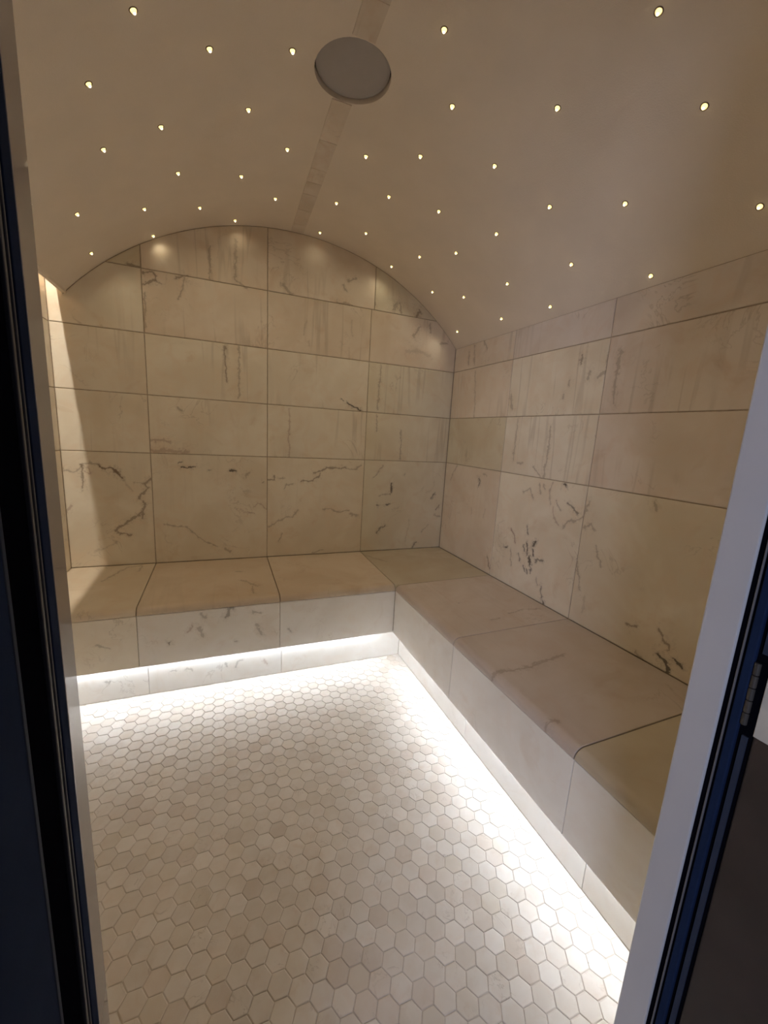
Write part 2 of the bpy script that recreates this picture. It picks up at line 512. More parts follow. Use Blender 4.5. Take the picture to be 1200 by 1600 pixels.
 ('right', 8.0, 0.5, 'b', [(-1.007, 1.5), (-1.006, 1.48)]),
 ('right', 8.0, 0.5, 'b', [(-1.214, 1.648), (-1.215, 1.578), (-1.176, 1.554)]),
 ('right', 10.0, 0.45, 'b', [(-1.273, 1.649), (-1.27, 1.571), (-1.276, 1.441)]),
 ('right', 7.0, 0.6, 'b', [(-0.707, 1.387), (-0.705, 1.251), (-0.708, 1.175)]),
 ('right', 8.0, 0.6, 'b', [(-0.949, 1.354), (-0.959, 1.25), (-0.947, 1.104)]),
 ('right', 6.0, 0.6, 'b', [(-0.867, 1.148), (-0.928, 1.109)]),
 ('right', 7.0, 0.5, 'b', [(-0.741, 1.164), (-0.787, 1.164)]),
 ('right', 10.0, 0.4, 'b', [(-0.625, 1.526), (-0.65, 1.443)]),
 ('seat', 8.7, 0.6, 'b', [(-0.357, -1.121), (-0.31, -1.118)]),
 ('seat', 6.2, 0.4, 'b', [(-0.236, -1.09), (-0.133, -1.069), (-0.051, -1.091)]),
 ('seat', 5.6, 0.5, 'b', [(-0.432, -1.468), (-0.34, -1.463), (-0.266, -1.451)]),
 ('seat', 4.3, 0.5, 'd', [(-0.407, -0.916), (-0.395, -0.914)]),
 ('seat', 8.7, 0.45, 'b', [(-0.606, -0.09), (-0.517, -0.226)]),
 ('seat', 7.4, 0.45, 'b', [(-2.043, -0.235), (-1.971, -0.042), (-1.901, -0.023)]),
 ('seat', 6.2, 0.6, 'b', [(-1.901, -0.023), (-1.904, -0.12)]),
 ('seat', 8.7, 0.55, 'b', [(-1.414, -0.229), (-1.384, -0.236)]),
 ('seat', 9.9, 0.5, 'b', [(-1.399, -0.356), (-1.32, -0.46)]),
 ('seat', 8.7, 0.45, 'b', [(-1.348, -0.453), (-1.35, -0.557)]),
 ('seat', 8.7, 0.55, 'b', [(-0.631, -1.47), (-0.467, -1.484), (-0.274, -1.456)]),
 ('seat', 9.9, 0.5, 'b', [(-0.643, -1.866), (-0.648, -1.896)]),
 ('seat', 8.7, 0.45, 'b', [(-0.632, -1.729), (-0.576, -1.735)]),
 ('riser', 10.0, 0.5, 'g', [(-1.577, 0.415), (-1.565, 0.395)]),
 ('riser', 8.0, 0.5, 'r', [(-1.643, 0.339), (-1.619, 0.355)]),
 ('riser', 9.0, 0.6, 'g', [(-1.587, 0.35), (-1.58, 0.301)]),
 ('riser', 9.0, 0.7, 'g', [(-1.479, 0.384), (-1.453, 0.43)]),
 ('riser', 8.0, 0.6, 'g', [(-1.359, 0.399), (-1.319, 0.39)]),
 ('riser', 8.0, 0.5, 'g', [(-1.341, 0.327), (-1.328, 0.321)]),
 ('riser', 6.0, 0.7, 'd', [(-1.715, 0.293), (-1.711, 0.283)]),
 ('riser', 6.0, 0.5, 'g', [(-1.434, 0.26), (-1.425, 0.259)]),
 ('riser', 5.0, 0.4, 'g', [(-1.989, 0.325), (-1.942, 0.295)]),
 ('riser', 8.0, 0.5, 'g', [(-1.185, 0.286), (-1.171, 0.274)]),
 ('riser', 9.0, 0.4, 'g', [(-1.333, 0.306), (-1.315, 0.273)]),
 ('toe', 7.0, 0.5, 'g', [(-1.726, 0.102), (-1.705, 0.104)]),
 ('toe', 7.0, 0.5, 'g', [(-1.656, 0.105), (-1.631, 0.093)]),
 ('toe', 7.0, 0.6, 'g', [(-1.483, 0.106), (-1.474, 0.083)]),
 ('toe', 7.0, 0.6, 'g', [(-1.433, 0.07), (-1.424, 0.106), (-1.401, 0.108)]),
 ('toe', 8.0, 0.5, 'r', [(-1.298, 0.085), (-1.279, 0.065)]),
 ('toe', 7.0, 0.5, 'g', [(-1.982, 0.093), (-1.971, 0.094)]),
]

# ---------------------------------------------------------------- materials
M_WALL = marble('wall_marble')
M_SEAT = marble('seat_marble', streak=0.25, veins=0.5, scale=0.8)
M_FACE = marble('riser_marble', streak=0.0, veins=0.5, scale=1.2, cloud=0.6)
M_STRIP = marble('crown_marble', streak=0.3, veins=0.5, scale=2.0)
M_HEX = marble('hex_marble', streak=0.0, veins=0.75, scale=2.6, rough=0.5, cloud=0.8)
M_HEXS = marble('hex_marble_field', streak=0.0, veins=0.75, scale=2.6, attr=True, rough=0.5, cloud=0.8)
M_GROUT = plain('wall_grout', (0.42, 0.345, 0.26), 0.9, grain=0.15, scale=60)
M_FGROUT = plain('floor_grout', (0.60, 0.525, 0.45), 0.9, grain=0.15, scale=60)
M_PLASTER = plain('plaster', (0.84, 0.755, 0.65), 0.75, grain=0.03, scale=6, bump=0.35, bscale=260)
M_PLAIN_MARBLE = M_WALL
M_DISC = plain('disc_grey', (0.41, 0.39, 0.385), 0.55, grain=0.03, scale=20)
M_JAMB = plain('jamb_pale_grey', (0.56, 0.56, 0.58), 0.30, grain=0.02, scale=8, spec=0.5)
M_JAMBP = plain('jamb_polished', (0.44, 0.41, 0.40), 0.04, metal=0.30, grain=0.02, scale=8, spec=1.0)
M_NAVY = plain('frame_navy', (0.014, 0.025, 0.065), 0.8, grain=0.08, scale=20, spec=0.03)
M_SLATE = plain('edge_slate', (0.035, 0.045, 0.075), 0.7, grain=0.08, scale=20, spec=0.1)
M_BLACK = plain('gasket_black', (0.004, 0.004, 0.007), 1.0, grain=0.1, scale=40, spec=0.0)
M_LINE = plain('gasket_grey', (0.16, 0.155, 0.165), 0.6, grain=0.05, scale=40, spec=0.3)
M_DARK = plain('door_dark', (0.038, 0.028, 0.024), 0.5, grain=0.2, scale=12)
M_STEEL = plain('hinge_bronze', (0.07, 0.062, 0.055), 0.5, metal=0.3, grain=0.1, scale=50)
M_PLATE = plain('plate_satin', (0.62, 0.58, 0.50), 0.6, metal=0.0, grain=0.08, scale=30)
M_ALU = plain('channel_aluminium', (0.62, 0.62, 0.64), 0.35, metal=0.9, grain=0.03, scale=30)
M_OUT = plain('outer_floor', (0.10, 0.095, 0.09), 0.6, grain=0.2, scale=4)
M_LED = emitter('bench_led', *BENCH_LED)
M_COVE = emitter('cove_led', *COVE_LED)
M_STAR = emitter('star_glow', *STAR_GLOW)
M_CORE = emitter('star_core', *STAR_CORE)
M_COLLAR = plain('star_collar', (0.16, 0.12, 0.08), 0.4, metal=0.5, grain=0.05, scale=60)

TINTS = {'c': (0.85, 0.79, 0.675), 'g': (0.80, 0.75, 0.62), 'p': (0.82, 0.735, 0.625), 'l': (0.87, 0.815, 0.71),
         'v': (0.785, 0.71, 0.64), 'w': (0.88, 0.85, 0.80), 'd': (0.745, 0.685, 0.54), 's': (0.79, 0.71, 0.615),
         'P': (0.66, 0.565, 0.455), 'V': (0.60, 0.53, 0.475), 'C': (0.72, 0.64, 0.52), 'D': (0.57, 0.51, 0.40)}


def tint(o, k, jit=0.03):
    c = TINTS[k]
    j = 1 + random.uniform(-jit, jit)
    o.color = (c[0] * j, c[1] * j, c[2] * j, 1)


MARKED = {}


def tile_material(surf, cx, cy, w, h, base, kw):
    """the plain stone, or the stone with the marks that fall on this tile (in the tile's own plane)"""
    sel = []
    for s, wd, st, ck, pts in MARKS:
        if s != surf:
            continue
        if any(abs(p[0] - cx) < w / 2 and abs(p[1] - cy) < h / 2 for p in pts):
            sgn = -1 if surf == 'right' else 1
            sel.append((wd, st, ck, [((p[0] - cx) * sgn, p[1] - cy) for p in pts]))
    if not sel:
        return base
    return marble('%s_marked_%02d' % (surf, len(MARKED) + MARKED.setdefault((surf, cx, cy), 0)), marks=sel, **kw)


# frames: local x, local y in the tile plane, local z = outward
def frame(ex, ey, ez, org):
    m = Matrix((ex, ey, ez)).transposed().to_4x4()
    m.translation = Vector(org)
    return m


def rel(o, parent, m):
    """o stands at world matrix m and belongs to parent"""
    o.parent = parent
    o.matrix_parent_inverse = parent.matrix_world.inverted()
    o.matrix_basis = m


GAP = 0.0021
TH = 0.010

# ================================================================ THE ROOM
# back wall ------------------------------------------------------
poly = [(-2.30, -0.10), (0.10, -0.10), (0.10, 2.45), (-2.30, 2.45)]
wb_v = [(x, 0.0035, z) for x, z in poly] + [(x, 0.12, z) for x, z in poly]
wall_back = mesh_obj('wall_back', wb_v, [(0, 1, 2, 3), (7, 6, 5, 4), (0, 4, 5, 1), (1, 5, 6, 2), (2, 6, 7, 3), (3, 7, 4, 0)], M_GROUT)
tag(wall_back, 'arched back wall clad in large cream marble tiles behind the bench', 'wall', kind='structure')

circ = [(VC[0] + VR * math.cos(a), VC[1] + VR * math.sin(a)) for a in [math.radians(d) for d in range(20, 161, 2)]]
BK = {  # tint of each tile: column (left to right) by row (bottom to top)
    (0, 0): 'c', (1, 0): 'c', (2, 0): 'c', (3, 0): 'g',
    (0, 1): 'c', (1, 1): 'c', (2, 1): 'c', (3, 1): 'g',
    (0, 2): 'c', (1, 2): 'c', (2, 2): 'l', (3, 2): 'g',
    (0, 3): 'c', (1, 3): 'p', (2, 3): 'p', (3, 3): 'p',
    (0, 4): 'd', (1, 4): 'p', (2, 4): 'p', (3, 4): 'g'}
cols = [XL, A3, A2, A1, XR]
ztop = ROWS + [2.45]
for r in range(5):
    for c in range(4):
        x0, x1 = cols[c] + GAP, cols[c + 1] - GAP
        if r == 4 and c == 2:
            x1 += 0.018
        if r == 4 and c == 3:
            x0 += 0.018
        z0, z1 = ztop[r] + GAP, ztop[r + 1] - GAP
        pl = rect(x0, x1, z0, z1)
        if c == 0 and r == 4:
            pl = rect(XE + GAP, x1, z0, z1)
        if c == 0 and r == 3:
            pl = rect(XE, x1, z0, z1)
        # trim to the arch (tiles run 3 mm short of the plaster)
        for a, b in zip(circ, circ[1:]):
            nx, ny = (a[0] + b[0]) / 2 - VC[0], (a[1] + b[1]) / 2 - VC[1]
            L = math.hypot(nx, ny)
            nx, ny = nx / L, ny / L
            pl = clip_half(pl, nx, ny, nx * a[0] + ny * a[1] - 0.003)
            if len(pl) < 3:
                break
        if len(pl) < 3:
            continue
        if c == 0 and r == 3:
            # left of the vault edge this tile runs up into the light slot
            k = max(range(len(pl)), key=lambda i: (pl[i][0] < XE + 1e-4) * 10 + pl[i][1] * (pl[i][0] < XE + 1e-4))
            pl = pl[:k + 1] if pl[0][0] < XE + 1e-4 and pl[0][1] < z0 + 1e-4 else pl[k + 1:] + pl[:k + 1]
            pl = [(x_, z_) for x_, z_ in pl if not (x_ < XE + 1e-4 and z_ < z0 + 1e-4)]
            pl = [(XL + GAP, z0)] + pl + [(XE, z1), (XL + GAP, z1)]
        cx, cy = (cols[c] + cols[c + 1]) / 2, (ztop[r] + min(ztop[r + 1], 2.34)) / 2
        w, h = cols[c + 1] - cols[c], min(ztop[r + 1], 2.34) - ztop[r]
        mat = tile_material('back', cx, cy, w, h, M_WALL, dict(streak=0.15 if r == 0 else 0.75, veins=0.5))
        v, f = slab_geo([(p[0] - cx, p[1] - cy) for p in pl], TH, 0.0022)
        o = mesh_obj('tile', v, f, mat)
        tint(o, BK[(c, r)])
        rel(o, wall_back, frame((1, 0, 0), (0, 0, 1), (0, -1, 0), (cx, TH, cy)))

# sliver of the next course inside the light slot
v, f = slab_geo(rect(-0.0325 + GAP, 0.0325 - GAP, -0.15, 0.15), TH, 0.0022)
o = mesh_obj('tile', v, f, M_WALL)
tint(o, 'c')
rel(o, wall_back, frame((1, 0, 0), (0, 0, 1), (0, -1, 0), (XL + 0.0325, TH, ROWS[4] + GAP + 0.15)))

# right wall -----------------------------------------------------
wall_right = box('wall_right', 0.0035, 0.12, YF - 0.22, 0.0035, -0.10, 2.45, M_GROUT)
tag(wall_right, 'long right wall of cream marble tiles above the side bench', 'wall', kind='structure')
RT = {(0, 0): 'p', (1, 0): 'c', (2, 0): 'c', (3, 0): 'c', (0, 1): 'd', (1, 1): 'l', (2, 1): 'v', (3, 1): 'v',
      (0, 2): 'p', (1, 2): 'c', (2, 2): 'v', (3, 2): 'v', (0, 3): 'p', (1, 3): 'v', (2, 3): 'v', (3, 3): 'v'}
ycols = [0.0, J1, J2, J3, YF]
zr = ROWS[:4] + [vault_z(0.0) - 0.004]
for r in range(4):
    for c in range(4):
        y0, y1 = ycols[c], ycols[c + 1]
        cy, cz = (y0 + y1) / 2, (zr[r] + zr[r + 1]) / 2
        w, h = y0 - y1, zr[r + 1] - zr[r]
        mat = tile_material('right', cy, cz, w, h, M_WALL, dict(streak=0.15 if r == 0 else 0.75, veins=0.5))
        pl = rect(-w / 2 + GAP, w / 2 - GAP, -h / 2 + GAP, h / 2 - GAP)
        v, f = slab_geo(pl, TH, 0.0022)
        o = mesh_obj('tile', v, f, mat)
        tint(o, RT[(c, r)])
        rel(o, wall_right, frame((0, -1, 0), (0, 0, 1), (-1, 0, 0), (TH, cy, cz)))

# left wall ------------------------------------------------------
wall_left = box('wall_left', XL - 0.12, XL - 0.0035, YF - 0.22, 0.0035, -0.10, 2.45, M_GROUT)
tag(wall_left, 'left wall of cream marble tiles washed by the ceiling slot light', 'wall', kind='structure')
zl = [0.0] + ROWS + [2.315]
for r in range(6):
    for c in range(4):
        y0, y1 = ycols[c], ycols[c + 1]
        cy, cz = (y0 + y1) / 2, (zl[r] + zl[r + 1]) / 2
        w, h = y0 - y1, zl[r + 1] - zl[r]
        v, f = slab_geo(rect(-w / 2 + GAP, w / 2 - GAP, -h / 2 + GAP, h / 2 - GAP), TH, 0.0022)
        o = mesh_obj('tile', v, f, M_WALL)
        tint(o, random.choice('ccpl'))
        rel(o, wall_left, frame((0, 1, 0), (0, 0, 1), (1, 0, 0), (XL - TH, cy, cz)))

# front wall with the doorway -----------------------------------
YO = YF - 0.19
fw = []
for (x0, x1, z0, z1) in ((-2.30, DXL - 0.03, -0.10, 2.45), (DXR + 0.03, 0.10, -0.10, 2.45), (DXL - 0.03, DXR + 0.03, 2.10, 2.45)):
    fw.append(box_geo(x0, x1, YO, YF, z0, z1))
v, f = [], []
for bv, bf in fw:
    n = len(v)
    v += bv
    f += [tuple(i + n for i in q) for q in bf]
wall_front = mesh_obj('wall_front', v, f, plain('front_marble', (0.68, 0.61, 0.51), 0.5, grain=0.1, scale=5))
tag(wall_front, 'marble front wall around the doorway the photo is taken through', 'wall', kind='structure')

# ceiling: barrel vault with a round opening at the crown --------
DC, DR = (-1.091, -1.101), 0.1165
nx = 56
hx0, hx1, hy0, hy1 = DC[0] - 0.16, DC[0] + 0.16, DC[1] - 0.16, DC[1] + 0.16


def lin(a, b, n):
    return [a + (b - a) * i / n for i in range(n + 1)]


gx = lin(XE, hx0, 24)[:-1] + lin(hx0, hx1, 10)[:-1] + lin(hx1, 0.004, 28)
gy = lin(YF - 0.01, hy0, 10)[:-1] + lin(hy0, hy1, 10)[:-1] + lin(hy1, 0.0035, 12)
i0, i1 = 24, 34
j0, j1 = 10, 20
vid = {}
cv, cf = [], []


def vert(i, j):
    if (i, j) not in vid:
        vid[(i, j)] = len(cv)
        cv.append((gx[i], gy[j], vault_z(gx[i])))
    return vid[(i, j)]


for i in range(len(gx) - 1):
    for j in range(len(gy) - 1):
        if i0 <= i < i1 and j0 <= j < j1:
            continue
        cf.append((vert(i, j), vert(i, j + 1), vert(i + 1, j + 1), vert(i + 1, j)))
loop = [(i, j0) for i in range(i0, i1)] + [(i1, j) for j in range(j0, j1)] + [(i, j1) for i in range(i1, i0, -1)] + [(i0, j) for j in range(j1, j0, -1)]
ring_prev = [vert(*p) for p in loop]
for k in (0.45, 1.0):
    ring = []
    for (i, j) in loop:
        dx, dy = gx[i] - DC[0], gy[j] - DC[1]
        L = math.hypot(dx, dy)
        R2 = L + (DR - L) * k
        x, y = DC[0] + dx / L * R2, DC[1] + dy / L * R2
        ring.append(len(cv))
        cv.append((x, y, vault_z(x)))
    n = len(ring)
    for a in range(n):
        b = (a + 1) % n
        cf.append((ring_prev[b], ring_prev[a], ring[a], ring[b]))
    ring_prev = ring
ceiling = mesh_obj('ceiling', cv, cf, M_PLASTER, smooth=True)
sd = ceiling.modifiers.new('thickness', 'SOLIDIFY')
sd.thickness = 0.03
sd.offset = -1.0
es = ceiling.modifiers.new('split', 'EDGE_SPLIT')
es.split_angle = math.radians(40)
tag(ceiling, 'beige plastered barrel vault ceiling sprinkled with star lights', 'ceiling', kind='structure')

# marble strip along the crown, interrupted by the disc ----------
def strip_cx(y):
    return -1.071 + (-1.100 + 1.071) * (y / -1.33)


def strip_w(y):
    return 0.067


ys = [0.0, -0.10, -0.25, -0.40, -0.50, -0.60, -0.78, -0.985]
ys2 = [-1.222, -1.335, -1.50, -1.68, -1.86, -2.02, YF]
for seq in (ys, ys2):
    for a, b in zip(seq, seq[1:]):
        ym = (a + b) / 2
        c0 = strip_cx(ym)
        hw = strip_w(ym) / 2
        v = []
        pts = []
        segs = 4
        y_a, y_b = a - 0.001, b + 0.001
        if a == -1.222:
            y_a = a
        for yy in (y_a, y_b):
            for q in range(segs + 1):
                x = strip_cx(yy) - hw + 2 * hw * q / segs
                pts.append((x, yy))
        n = segs + 1
        # lower face (proud of the plaster by 3 mm) and its edges
        v = [(x, y, vault_z(x) - 0.003) for x, y in pts] + [(x, y, vault_z(x) + 0.004) for x, y in pts]
        f = []
        for q in range(segs):
            f.append((q, n + q, n + q + 1, q + 1))
            f.append((2 * n + q, 2 * n + q + 1, 3 * n + q + 1, 3 * n + q))
            f.append((q, q + 1, 2 * n + q + 1, 2 * n + q))
            f.append((n + q + 1, n + q, 3 * n + q, 3 * n + q + 1))
        f.append((n, 0, 2 * n, 3 * n))
        f.append((segs, n + segs, 3 * n + segs, 2 * n + segs))
        org = Vector((c0, ym, 2.339))
        o = mesh_obj('tile', [Vector(p) - org for p in v], f, M_STRIP)
        tint(o, 's', 0.07)
        rel(o, ceiling, Matrix.Translation(org))

# disc in the round opening --------------------------------------
dv, df = [], []
N = 64
zd = vault_z(DC[0]) + 0.010
prof = [(0.0, 0.0), (DR - 0.012, 0.0), (DR - 0.0045, 0.0015), (DR - 0.003, 0.004), (DR - 0.003, 0.014), (0.0, 0.014)]
for pr, pz in prof:
    for k in range(N):
        a = 2 * math.pi * k / N
        dv.append((pr * math.cos(a), pr * math.sin(a), pz))
for r in range(len(prof) - 1):
    for k in range(N):
        q = (k + 1) % N
        df.append((r * N + k, (r + 1) * N + k, (r + 1) * N + q, r * N + q))
disc = empty('ceiling_speaker', (DC[0], DC[1], zd))
o = mesh_obj('cover', dv, df, M_DISC)
rel(o, disc, Matrix.Identity(4))
o.matrix_parent_inverse = Matrix.Identity(4)
# back can that closes the opening
bv, bf = [], []
for pr, pz in [(DR - 0.010, 0.014), (DR - 0.010, 0.07), (0.0, 0.07)]:
    for k in range(N):
        a = 2 * math.pi * k / N
        bv.append((pr * math.cos(a), pr * math.sin(a), pz))
for r in range(2):
    for k in range(N):
        q = (k + 1) % N
        bf.append((r * N + k, r * N + q, (r + 1) * N + q, (r + 1) * N + k))
o = mesh_obj('back_can', bv, bf, M_BLACK)
o.parent = disc
# flange that carries it on top of the vault
fv, ff = [], []
for pr, pz in [(DR - 0.011, 0.020), (DR + 0.03, 0.020), (DR + 0.03, 0.026), (DR - 0.011, 0.026)]:
    for k in range(N):
        a = 2 * math.pi * k / N
        fv.append((pr * math.cos(a), pr * math.sin(a), pz))
for r in range(4):
    for k in range(N):
        q = (k + 1) % N
        r2 = (r + 1) % 4
        ff.append((r * N + k, r * N + q, r2 * N + q, r2 * N + k))
o = mesh_obj('flange', fv, ff, M_BLACK)
o.parent = disc
tag(disc, 'flat round grey disc set into the crown of the vaulted ceiling', 'speaker')

# light slot above the left wall ---------------------------------
cvv, cff = [], []
for g in (box_geo(XE + 0.0, XE + 0.015, YF, 0.0, vault_z(XE) + 0.002, 2.32), box_geo(XL, XE + 0.015, YF, 0.0, 2.32, 2.335)):
    n = len(cvv)
    cvv += g[0]
    cff += [tuple(i + n for i in q) for q in g[1]]
trim1 = mesh_obj('trim_1', cvv, cff, M_PLASTER)
tag(trim1, 'plastered light slot between the vault edge and the left wall', 'trim', kind='structure')
cove = empty('cove_light', (-2.226, YF / 2, 2.31))
attach(box('channel', -2.2345, -2.2185, YF + 0.02, -0.004, 2.310, 2.3195, M_ALU), cove)
attach(box('diffuser', -2.2325, -2.2205, YF + 0.02, -0.006, 2.306, 2.3099, M_COVE), cove)
tag(cove, 'warm light strip hidden in the slot above the left wall', 'light')

# ================================================================ FLOOR
floor = box('floor', XL, -TOE + 0.02, YO - 0.02, -TOE + 0.02, -0.08, -0.0018, M_FGROUT)
tag(floor, 'pale marble hexagon mosaic floor in front of the bench', 'floor', kind='structure')
HP = 0.0508
cdx = HP * math.cos(math.radians(30))
hexes = []
fx0, fx1, fy0, fy1 = XL + 0.001, -TOE - 0.001, YO + 0.02, -TOE - 0.001
ci = 0
x = -TOE - 0.012
while x > fx0 - HP:
    y = -TOE - 0.006 + (HP / 2 if ci % 2 else 0)
    while y > fy0 - HP:
        hexes.append((x, y))
        y -= HP
    x -= cdx
    ci += 1
RH = HP / 2 / math.cos(math.radians(30)) - 0.0008
FULL = [(RH * math.cos(math.radians(60 * k)), RH * math.sin(math.radians(60 * k))) for k in range(6)]
cl = cm.translation
full_v, full_f = slab_geo(FULL, 0.006, 0.0016)
base_me = None
items = []
for (hx, hy) in hexes:
    pl = [(p[0] + hx, p[1] + hy) for p in FULL]
    whole = all(fx0 <= p[0] <= fx1 and fy0 <= p[1] <= fy1 for p in pl)
    if not whole:
        pl = clip_half(pl, -1, 0, -fx0)
        pl = clip_half(pl, 1, 0, fx1) if len(pl) > 2 else pl
        pl = clip_half(pl, 0, -1, -fy0) if len(pl) > 2 else pl
        pl = clip_half(pl, 0, 1, fy1) if len(pl) > 2 else pl
        if len(pl) < 3:
            continue
        ar = abs(sum(pl[i - 1][0] * pl[i][1] - pl[i][0] * pl[i - 1][1] for i in range(len(pl)))) / 2
        if ar < 0.00012:
            continue
    d = Vector((hx, hy, 0)) - cl
    u = 600 + 630.5 * d.dot(c_right) / d.dot(c_fwd)
    vv = 800 - 630.5 * d.dot(c_up) / d.dot(c_fwd)
    az = math.degrees(math.atan2(d.x, d.y))
    seen = d.dot(c_fwd) > 0.1 and vv < 1630 and -17.4 < az < 63.5
    items.append((hx, hy, pl, whole, seen, d.length))
order = sorted([i for i in range(len(items)) if items[i][4] and items[i][3]], key=lambda i: items[i][5])[:300]
single = set(order)
rest_v, rest_f, rest_c = [], [], []


def hex_tint():
    k = random.random()
    b = (0.70, 0.645, 0.58) if k < 0.55 else (0.74, 0.69, 0.63) if k < 0.78 else (0.665, 0.595, 0.525) if k < 0.93 else (0.69, 0.63, 0.55)
    j = 1 + random.uniform(-0.045, 0.045)
    return tuple(c * j for c in b)


for idx, (hx, hy, pl, whole, seen, dist) in enumerate(items):
    tz = random.uniform(-0.0006, 0.0006)
    ax, ay = random.gauss(0, 0.006), random.gauss(0, 0.006)
    c = hex_tint()
    if idx in single:
        if base_me is None:
            o = mesh_obj('tile', full_v, full_f, M_HEX)
            base_me = o.data
        else:
            o = bpy.data.objects.new('tile', base_me)
            COL.objects.link(o)
        o.color = (*c, 1)
        m = Matrix.Translation((hx, hy, -0.006 + tz)) @ Matrix.Rotation(ax, 4, 'X') @ Matrix.Rotation(ay, 4, 'Y') @ Matrix.Rotation(math.radians(60 * random.randrange(6) + random.uniform(-1.6, 1.6)), 4, 'Z')
        rel(o, floor, m)
    else:
        v, f = slab_geo(pl, 0.006, 0.0016)
        n = len(rest_v)
        for p in v:
            rest_v.append((p[0], p[1], p[2] - 0.006 + tz + ax * (p[1] - hy) - ay * (p[0] - hx)))
        rest_f += [tuple(i + n for i in q) for q in f]
        rest_c += [c] * len(f)
field = mesh_obj('tile_field', rest_v, rest_f, M_HEXS, None)
at = field.data.attributes.new('tint', 'FLOAT_COLOR', 'FACE')
for i, c in enumerate(rest_c):
    at.data[i].color = (*c, 1)
field['kind'] = 'stuff'
rel(field, floor, Matrix.Identity(4))

# ================================================================ BENCH
bench = empty('bench', (-0.9, -0.3, 0.0))
bench_label = 'built-in L-shaped marble bench with rounded seat edge around the corner'
tag(bench, bench_label, 'bench')
DROP = 0.010 / BF
NR = 0.030


def seat_h(d):
    """height of the seat at distance d from its wall"""
    h = ZS - DROP * d
    if d > BF - NR:
        k = min(1.0, (d - (BF - NR)) / NR)
        h -= NR * (1 - math.sqrt(max(0.0, 1 - k * k)))
    return h


ZR = seat_h(BF)                               # bottom of the seat slabs
# core, pieces: (x0, x1, y0, y1)
cv2, cf2 = [], []
for g in (box_geo(XL + 0.001, -0.001, -BF + 0.012, -0.001, ZB + 0.004, ZR - 0.002),
          box_geo(-BF + 0.012, -0.001, YF + 0.001, -BF + 0.012, ZB + 0.004, ZR - 0.002),
          box_geo(XL + 0.001, -0.001, -TOE + 0.010, -0.001, 0.0, ZB + 0.004),
          box_geo(-TOE + 0.010, -0.001, YF + 0.001, -TOE + 0.010, 0.0, ZB + 0.004)):
    n = len(cv2)
    cv2 += g[0]
    cf2 += [tuple(i + n for i in q) for q in g[1]]
o = mesh_obj('core', cv2, cf2, M_GROUT)
attach(o, bench)

dl = [0.003] + [BF - NR - 0.30, BF - NR] + [BF - NR + NR * math.sin(math.radians(a)) for a in (10, 20, 30, 40, 50, 60, 70, 80, 86, 90)]


def seat_piece(axis, a0, a1, tn):
    """slab spanning a0..a1 along the wall; axis 'x' = back run, 'y' = right run"""
    top = [(d, seat_h(d)) for d in dl]
    prof = top + [(BF, ZR - 0.004), (0.003, ZR - 0.004)] if False else top + [(BF - 0.001, ZR - 0.0015), (0.003, ZR - 0.0015)]
    n = len(prof)
    am, dm = (a0 + a1) / 2, BF / 2
    cz = ZS
    org = Vector((am, -dm, cz)) if axis == 'x' else Vector((-dm, am, cz))
    v = []
    bev = 0.0015
    for a, dz in ((a0, -bev), (a0 + bev, 0), (a1 - bev, 0), (a1, -bev)):
        for d, h in prof:
            p = Vector((a, -d, h + dz)) if axis == 'x' else Vector((-d, a, h + dz))
            v.append(p - org)
    f = []
    for s in range(3):
        for k in range(n):
            q = (k + 1) % n
            f.append((s * n + k, s * n + q, (s + 1) * n + q, (s + 1) * n + k))
    f.append(tuple(range(n)))
    f.append(tuple(range(4 * n - 1, 3 * n - 1, -1)))
    if axis == 'y':
        f = [tuple(reversed(q)) for q in f]
    w, h = (a1 - a0, BF) if axis == 'x' else (BF, a1 - a0)
    mat = tile_material('seat', org.x, org.y, w, h, M_SEAT, dict(streak=0.25, veins=0.5, scale=0.8))
    o = mesh_obj('seat_slab', v, f, mat)
    es = o.modifiers.new('split', 'EDGE_SPLIT')
    es.split_angle = math.radians(25)
    for p in o.data.polygons:
        p.use_smooth = True
    tint(o, tn)
    o.matrix_world = Matrix.Translation(org)
    o.parent = bench
    o.matrix_parent_inverse = Matrix.Translation(-bench.location)


GS = 0.0019
seat_piece('x', XL + 0.002, A3 - GS, 'C')
seat_piece('x', A3 + GS, A2 - GS, 'P')
seat_piece('x', A2 + GS, -BF - GS, 'P')
seat_piece('y', J2 + GS, -BF - GS, 'V')
seat_piece('y', J3 + GS, J2 - GS, 'V')
seat_piece('y', YF + 0.002, J3 - GS, 'D')
# corner slab
dls = dl[:-1] + [BF - GAP * 0.5]
n = len(dls)
org = Vector((-BF / 2, -BF / 2, ZS))
v = [Vector((-dx, -dy, max(seat_h(dx), seat_h(dy)))) - org for dx in dls for dy in dls]
f = [(i * n + j, i * n + j + 1, (i + 1) * n + j + 1, (i + 1) * n + j) for i in range(n - 1) for j in range(n - 1)]
nb = len(v)
v += [Vector((-dx, -dy, ZR - 0.0015)) - org for dx, dy in ((dls[0], dls[0]), (dls[-1], dls[0]), (dls[-1], dls[-1]), (dls[0], dls[-1]))]
f.append((nb, nb + 1, nb + 2, nb + 3))
f.append(tuple([i * n + n - 1 for i in range(n)] + [nb + 2, nb + 3]))
f.append(tuple([(n - 1) * n + j for j in range(n - 1, -1, -1)] + [nb + 1, nb + 2]))
o = mesh_obj('seat_slab', v, f, tile_material('seat', org.x, org.y, BF, BF, M_SEAT, dict(streak=0.2, veins=0.5, scale=0.8)))
es = o.modifiers.new('split', 'EDGE_SPLIT')
es.split_angle = math.radians(25)
for p in o.data.polygons:
    p.use_smooth = True
tint(o, 'D')
o.matrix_world = Matrix.Translation(org)
o.parent = bench
o.matrix_parent_inverse = Matrix.Translation(-bench.location)


